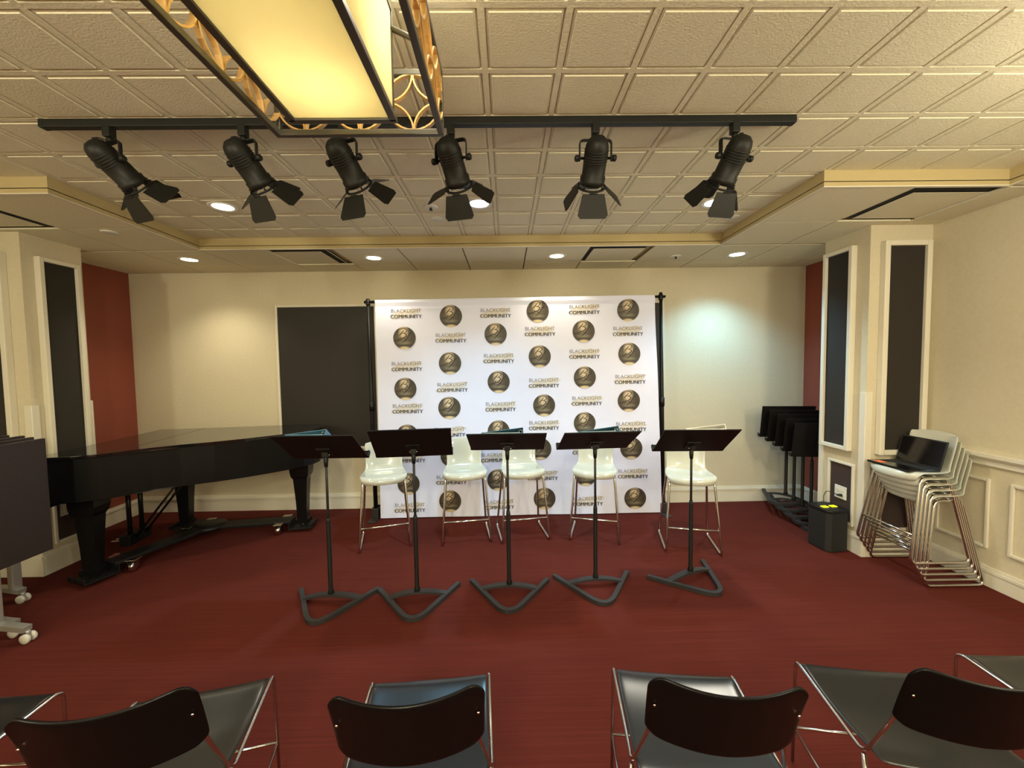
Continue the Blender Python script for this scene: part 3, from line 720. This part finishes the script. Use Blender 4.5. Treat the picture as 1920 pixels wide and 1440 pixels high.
# ------------------------------------------------------------ music stands
def music_stand(label, loc, rotz, tilt, dz, zt, group, first={}):
    o = thing('music_stand', label, 'music stand', loc, rotz, group)
    # V-shaped floor bar, apex towards -y
    m = MB(); pts = fillet([(-.295, .15, .016), (0, -.31, .016), (.295, .15, .016)], .17, 10)
    m.tube(pts, 0, flat=(.014, .016)); m.build('floor_bar', MT['charcoal'], o)
    arch = [(-.205+.41*k/10, .025+.03*(1-((k-5)/5)**2)*-0.6, .02+.04*(1-((k-5)/5)**2)) for k in range(11)]
    m = MB(); m.tube(arch, 0, flat=(.008, .026)); m.build('arch_bar', MT['charcoal'], o)
    m = MB(); m.tube([(0, .007, .05), (0, .007, .085), (0, .007, .10), (0, .007, .60), (0, .007, .62)], [.021, .021, .0155, .0155, .012], seg=12); m.build('lower_pole', MT['black'], o)
    m = MB(); m.tube([(0, .007, .60), (0, .007, zt)], .009, seg=10); m.build('upper_pole', MT['charcoal'], o)
    m = MB(); m.tube([(0, .007, zt-.10), (0, .007, zt-.07), (0, .007, zt-.01)], [.012, .015, .016], seg=10); m.box((-.022, -.012, zt-.03), (.022, .026, zt+.004), None, .004)
    m.build('tilt_head', MT['black'], o)
    for s_ in (-1, 1):
        k = MB(); k.lathe([(.006, .018), (.007, .026), (.004, .029)], 8, mat_=M.Translation((0, .007, zt-.015)) @ M.Rotation(s_*pi/2, 4, 'Y')); k.build('head_bolt', MT['chrome'], o)
    # desk: local v axis runs from the lip (far side, low) to the top edge (near side, high)
    R = M.Translation((0, .007, zt)) @ M.Rotation(rad(-tilt), 4, 'X')
    W = .272
    dk = MB(); dk.box((-W, -.245, .004), (W, .105, .0075), None, .0015, R)
    dk.box((-W, -.247, .004), (W, -.241, .012), None, .001, R)
    d = dk.build('desk', MT['desk'], o)
    k = MB(); k.box((-W, .103, .004), (W, .107, .058), None, .001, R); k.box((-W, .098, .054), (W, .107, .058), None, .001, R)
    for s_ in (-1, 1): k.box((s_*W-.003, .07, .005), (s_*W+.003, .106, .05), None, .001, R)
    k.build('desk_lip', MT['desk'], d)
    k = MB(); k.box((-.05, -.06, -.002), (.05, .05, .005), None, .002, R); k.build('desk_plate', MT['black'], d)
    return o, R
SG = 'black music stands in the front row'
SM = [('black music stand holding blue binder, leftmost of row, in front of piano', (-1.283, 2.793), -1, 37, 1.085, 'blue', .0),
      ('black music stand with empty desk, second from left in front row', (-.668, 2.804), 6, 42, 1.095, None, 0),
      ('black music stand with blue binder in the middle of the front row', (-.003, 2.867), -1, 29, 1.095, 'blue', .03),
      ('black music stand with blue binder, second from right in front row', (.652, 2.929), 3, 30, 1.08, 'blue', .03),
      ('black music stand holding white binder, rightmost of front row, base turned sideways', (1.411, 3.0), 23, 37, 1.045, 'binder_white', .08)]
BL = {0: 'blue ring binder lying on leftmost music stand near the piano', 2: 'blue ring binder lying on middle music stand', 3: 'blue ring binder on music stand second from right', 4: 'white ring binder lying on rightmost music stand'}
for i, (lb, (x, y), yw, tl, zt, bd, bx) in enumerate(SM):
    deskyaw = {4: 2, 3: 3}.get(i, yw)
    o, R = music_stand(lb, (x, y, 0), rad(yw), tl, 0, zt, SG)
    if i == 4:      # the desk faces the player though the foot is turned
        for c in o.children:
            if c.name.split('.')[0] == 'desk': c.rotation_euler = (0, 0, rad(-26))
    if bd:
        b = tag(bpy.data.objects.new('ring_binder', None), BL[i], 'binder', 'ring binders on music stands'); COL.objects.link(b)
        b.matrix_world = M.Translation((x, y, 0)) @ M.Rotation(rad(yw-(26 if i == 4 else 0)), 4, 'Z') @ R
        c0, c1 = bx-.20 if i != 0 else -.17, bx+.08 if i != 0 else .09
        v0, v1 = -.255, .094
        m = MB(); m.box((c0, v0, .009), (c1, v1, .012), None, .001); m.build('back_cover', MT[bd], b)
        m = MB(); q_ = M.Translation((c0, 0, .0135)) @ M.Rotation(-math.atan2(.034, c1-c0), 4, 'Y'); m.box((0, v0, 0), (math.hypot(c1-c0, .034), v1, .003), None, .001, q_); m.build('front_cover', MT[bd], b)
        m = MB(); m.box((c1, v0, .009), (c1+.003, v1, .052), None, .001); m.build('spine', MT[bd], b)
        m = MB(); m.box((c0+.012, v0+.008, .0122), (c1-.02, v1-.008, .017), None, .001); m.build('paper', MT['plate'], b)
        for vv in (v0+.012, -.10, .06):
            k = MB(); k.tube([V((c1-.016+.011*cos(t_*2*pi/14), vv, .026+.011*sin(t_*2*pi/14))) for t_ in range(14)], .0022, closed=True, seg=6); k.build('ring', MT['chrome'], b)
# spare stands nested in the right corner
NL = ['spare black music stand deepest in right corner, leftmost desk of nested group', 'spare black music stand second from back of nested corner group', 'spare black music stand in the middle of nested corner group',
      'spare black music stand second from front of nested corner group', 'spare black music stand nearest the pilaster in nested corner group']
for k in range(5):
    x, y = 3.085+.018*k, 4.33-.10*k; zb = .033*(4-k)
    o, R = music_stand(NL[k], (x, y, zb), rad(-58), 24, 0, 1.02, 'nested spare music stands in the corner')
    for c in o.children:                     # desks folded upright, facing the room
        if c.name.split('.')[0] == 'desk':
            c.matrix_local = M.Translation((0, .007, 0)) @ M.Rotation(rad(50), 4, 'Z') @ M.Translation((0, -.0, .81)) @ M.Rotation(rad(-57), 4, 'X') @ M.Translation((0, 0, -1.02)) @ M.Translation((0, -.007+.0, 0))

# ------------------------------------------------------------ white bar stools
def make_stool(label, group):
    o = thing('bar_stool', label, 'stool', group=group)
    # shell profile: y (front -), z, half width, edge droop
    prof = [(-.196, .606, .165, 0), (-.206, .622, .185, 0), (-.203, .646, .199, 0), (-.185, .660, .206, .0), (-.14, .664, .211, .002), (-.07, .660, .211, .004), (.0, .653, .205, .006), (.06, .651, .195, .006), (.105, .660, .184, .004), (.132, .688, .176, 0), (.146, .735, .173, 0), (.158, .80, .177, 0), (.170, .87, .181, 0), (.178, .915, .180, 0), (.186, .940, .172, 0), (.190, .950, .152, 0)]
    rows = []
    n = 12
    for i, (y, z, w_, dr) in enumerate(prof):
        row = []
        for j in range(n+1):
            t_ = -1+2*j/n; x = w_*t_; e_ = abs(t_)**2.5
            if i < 4: row.append(V((x, y+.055*e_, z)))
            elif z < .68: row.append(V((x, y+.018*e_*(1 if i < 6 else 0), z+.014*e_*(1 if i > 5 else .3))))
            else: row.append(V((x, y-.026*e_, z-(.02*e_ if i == len(prof)-1 else 0))))
        rows.append(row)
    m = MB(); m.strip(rows); m.build('seat_shell', MT['white_plastic'], o, mods=(('SOLIDIFY', dict(thickness=.010, offset=-1)), ('SUBSURF', dict(levels=1, render_levels=2))))
    for s_ in (-1, 1):
        loop = [(s_*.228, -.222, .011), (s_*.186, -.125, .634), (s_*.176, .085, .630), (s_*.222, .222, .011)]
        m = MB(); m.tube(fillet(loop, .05, 6, True), .0105, closed=True, seg=10); m.build('side_frame', MT['chrome'], o)
    fx = lambda z: .228+(.186-.228)*(z-.011)/.623
    fy = lambda z: -.222+(.097)*(z-.011)/.623
    m = MB(); m.tube([(-fx(.215), fy(.215), .215), (fx(.215), fy(.215), .215)], .009, seg=10); m.build('foot_rest', MT['chrome'], o)
    m = MB(); m.tube([(-.178, .02, .634), (.178, .02, .634)], .008, seg=8); m.tube([(-.182, -.09, .637), (.182, -.09, .637)], .008, seg=8); m.build('seat_support', MT['chrome'], o)
    return o
def stool_pose(fl, fr):
    a = math.atan2(fr[1]-fl[1], fr[0]-fl[0]); mx_, my_ = (fl[0]+fr[0])/2, (fl[1]+fr[1])/2
    return (mx_-sin(a)*.222, my_+cos(a)*.222, 0), a
ST = [((-1.35, 3.52), (-.907, 3.646), 'white bar stool with chrome legs behind second music stand, leftmost of row'), ((-.623, 3.633), (-.164, 3.701), 'white bar stool seen between second and middle music stands'),
      ((-.058, 3.652), (.39, 3.722), 'white bar stool directly behind middle music stand'), ((.576, 3.702), (1.015, 3.582), 'white bar stool behind music stand second from right'), ((1.389, 3.431), (1.836, 3.333), 'white bar stool at right end of row, beside banner edge')]
stool0 = None
for fl_, fr_, lb in ST:
    p, a = stool_pose(fl_, fr_)
    if stool0 is None:
        stool0 = make_stool(lb, 'white bar stools in a row before the banner'); stool0.location = p; stool0.rotation_euler = (0, 0, a)
    else: dup(stool0, p, a, lb)
SK = ['white bar stool at the bottom of the stack by right pilaster', 'white bar stool second from bottom of the right-hand stack', 'white bar stool in the middle of the right-hand stack', 'white bar stool second from top of the right-hand stack', 'topmost white bar stool of the stack, carrying open black laptop']
SX, SY = 3.285, 3.045
for k in range(5):
    top = dup(stool0, (SX-.028*k, SY, .043*k), rad(-91), SK[k], 'white bar stools stacked by the right pilaster')
# laptop on top stool (faces -x)
zt = .66+.043*4; lx = SX-.112
lp = thing('laptop', 'open black laptop with orange sticker leaning on topmost stacked stool', 'laptop', (lx-.02, SY+.02, zt+.008), rad(-91))
m = MB(); m.box((-.175, -.165, 0), (.175, .075, .016), None, .004); m.build('base', MT['screen'], lp)
m = MB(); m.box((-.150, -.04, .016), (.150, .055, .0172), None, .0004); m.build('keyboard', MT['rubber'], lp)
m = MB(); m.box((-.145, -.150, .016), (-.07, -.09, .0168)); m.build('sticker', MT['orange'], lp)
R = M.Translation((0, .075, .014)) @ M.Rotation(rad(-14), 4, 'X')
m = MB(); m.box((-.175, -.004, 0), (.175, .004, .215), None, .003, R); sc_ = m.build('screen_lid', MT['rubber'], lp)
m = MB(); m.box((-.165, -.0048, .012), (.165, -.0038, .205), None, .0003, R); m.build('screen', MT['screen'], sc_)

# ------------------------------------------------------------ black box with yellow keys beside the pilaster
bx = thing('portable_speaker', 'black box with two glowing yellow keys on top, plugged in beside right pilaster', 'speaker', (2.875, 3.49, 0), rad(6))
oct_ = [(-.075, -.12), (.075, -.12), (.105, -.085), (.105, .085), (.075, .12), (-.075, .12), (-.105, .085), (-.105, -.085)]
m = MB(); m.prism(oct_, .008, .345, bev=.006); m.build('cabinet', MT['rubber'], bx)
m = MB(); m.prism([(a*1.02, b*1.02) for a, b in oct_], .345, .372, bev=.006); cap_ = m.build('top_panel', MT['black'], bx)
for k in (-1, 1):
    m = MB(); m.box((k*.042-.026, -.030, .372), (k*.042+.026, .010, .377), None, .002); m.build('yellow_key', MT['yellow'], cap_)
m = MB(); m.prism([(a*.9, b*.9) for a, b in oct_], 0, .01); m.build('base_plate', MT['rubber'], bx)
Ri = bx.matrix_basis.inverted() if False else (M.Translation((2.875, 3.49, 0)) @ M.Rotation(rad(6), 4, 'Z')).inverted()
cb = [Ri @ V(p) for p in ((2.93, 3.60, .30), (2.955, 3.64, .42), (2.965, 3.62, .47), (2.965, 3.57, .475), (2.985, 3.505, .468))]
m = MB(); m.tube(fillet(cb, .05, 5), .003, seg=6); pc = m.build('power_cord', MT['rubber'], bx)
m = MB(); m.tube([Ri @ V((2.968, 3.512, .468)), Ri @ V((2.985, 3.503, .468)), Ri @ V((3.004, 3.492, .468))], [.006, .012, .013], seg=10); m.build('plug', MT['rubber'], pc)

# ------------------------------------------------------------ nested flip-top tables at the left
def make_table(label, group, feet=(-.27, -1.25), xr=(-.30, .13)):
    o = thing('flip_top_table', label, 'table', group=group)
    m = MB(); m.box((-.014, -1.50, .47), (.014, 0, 1.235), None, .004); m.build('table_top', MT['table_top'], o)
    for yy in feet:
        f = MB(); f.tube(fillet([(xr[0], yy, .085), ((xr[0]+xr[1])/2, yy, .115), (xr[1], yy, .085)], .1), 0, flat=(.016, .024)); ft = f.build('foot_bar', MT['grey_metal'], o)
        f = MB(); f.box((max(-.085, xr[0]+.05) if xr[1] > 0 else -.20, yy-.03, .10), (-.045 if xr[1] > 0 else -.16, yy+.03, .86), None, .008); f.build('column', MT['grey_metal'], o)
        f = MB(); f.box((-.085 if xr[1] > 0 else -.20, min(yy, -.05)-.04, .80), (-.014, max(yy, -.10)+.04 if yy > 0 else yy+.04, .88), None, .008); f.build('tilt_bracket', MT['grey_metal'], o)
        for xx in xr:
            c = MB(); c.tube([(xx, yy, .075), (xx, yy, .055)], .012); c.box((xx-.012, yy-.008, .022), (xx+.012, yy+.008, .062), None, .003); ca = c.build('caster', MT['grey_metal'], o)
            for s_ in (-1, 1):
                k = MB(); k.lathe([(.006, -.010), (.028, -.009), (.030, -.004), (.030, .004), (.028, .009), (.006, .010)], 18, mat_=M.Translation((xx, yy+s_*.018, .030)) @ M.Rotation(pi/2, 4, 'X')); k.build('wheel', MT['wheel'], ca)
    return o
TS = [(-3.14, 2.72, 'dark flip-top table parked upright at left edge, frontmost of nest'), (-3.285, 2.78, 'flip-top table parked upright directly behind the frontmost one'), (-3.43, 2.85, 'flip-top table parked upright, third in the nest at left'), (-3.575, 2.88, 'flip-top table parked upright at the back of the nest, nearest pilaster')]
tb0 = None
for x, y, lb in TS:
    if tb0 is None: tb0 = make_table(lb, 'nested flip-top tables'); tb0.location = (x, y, 0)
    elif 'third' in lb:
        t3 = make_table(lb, 'nested flip-top tables', (.035, -1.10), (-.45, -.13)); t3.location = (x, y, 0)
    else: dup(tb0, (x, y, .0), 0, lb)

# ------------------------------------------------------------ audience chairs in the foreground (seen from behind)
def make_chair(label, group):
    o = thing('stacking_chair', label, 'chair', group=group)
    rows = []
    for i in range(13):
        v = i/12; y = .250-.46*v; w_ = .222-.004*v
        z = .456-.022*sin(pi*min(1, v*1.1))*1 - (.030*(max(0, .14-v)/.14)**2) + .02*max(0, v-.8)
        rows.append([V((w_*(-1+2*j/12), y+(-.012*abs(-1+2*j/12)**4 if i == 0 else 0), z+.012*abs(-1+2*j/12)**3)) for j in range(13)])
    m = MB(); m.strip(rows); m.build('seat', MT['seat_black'], o, mods=(('SOLIDIFY', dict(thickness=.010, offset=-1)), ('SUBSURF', dict(levels=1, render_levels=2))))
    # backrest: wraps round the sitter, rounded corners, dipped top edge
    rows = []
    for i in range(11):
        v = i/10; row = []
        for j in range(17):
            t_ = -1+2*j/16; at = abs(t_)
            cr = max(0, (at-.82)/.18)**2.6
            zlo = .598+.010*at**2 + .022*cr; zhi = .822 + .022*at**2 - .040*cr
            z = zlo+(zhi-zlo)*v; x = .209*t_*(1-.02*(1-v))
            y = -.222-.048*(1-at**2) - .05*(v-.1) - .012*v*v
            row.append(V((x, y, z)))
        rows.append(row)
    m = MB(); m.strip(rows); m.build('backrest', MT['back_black'], o, mods=(('SOLIDIFY', dict(thickness=.013, offset=0)), ('SUBSURF', dict(levels=1, render_levels=2))))
    for s_ in (-1, 1):
        m = MB(); m.tube(fillet([(s_*.236, .235, .008), (s_*.229, .242, .447), (s_*.226, -.150, .436), (s_*.186, -.200, .60), (s_*.160, -.212, .72)], .035, 6), .0062, seg=10); m.build('side_rod', MT['chrome'], o)
        m = MB(); m.tube(fillet([(s_*.228, -.15, .436), (s_*.240, -.25, .008)], .03), .0062, seg=10); m.build('rear_leg', MT['chrome'], o)
        m = MB(); m.tube([(s_*.235, .234, .16), (s_*.236, -.215, .16)], .005, seg=8); m.build('side_stretcher', MT['chrome'], o)
        for z in (.735,):
            k = MB(); k.lathe([(.0045, 0), (.004, .002), (.002, .003)], 8, mat_=M.Translation((s_*.188, -.246-.045*(z-.655)/.08*.55, z)) @ M.Rotation(pi/2, 4, 'X')); k.build('screw', MT['chrome'], o)
    m = MB(); m.tube([(-.236, .232, .16), (.236, .232, .16)], .005, seg=8); m.build('cross_stretcher', MT['chrome'], o)
    return o
CHS = [(-.300, 1.305, 4.5, 'black stacking chair in foreground, second complete back from left, blue sheen on seat'), (-1.13, 1.285, 14, 'black stacking chair in foreground with swivelled back, lower left'), (.618, 1.305, -7, 'black stacking chair in foreground with brightly reflecting seat, right of middle'),
       (1.37, 1.305, -9.5, 'black stacking chair in foreground, lower right, with matte-looking greenish seat'), (2.11, 1.355, -2, 'black chair seat cut off at right photo edge in the foreground'), (-1.97, 1.27, 2, 'black chair seat cut off at left photo edge in the foreground')]
ch0 = None
for x, y, yw, lb in CHS:
    if ch0 is None: ch0 = make_chair(lb, 'black stacking chairs in the front audience row'); ch0.location = (x, y, 0); ch0.rotation_euler = (0, 0, rad(yw))
    else: dup(ch0, (x, y, 0), rad(yw), lb)
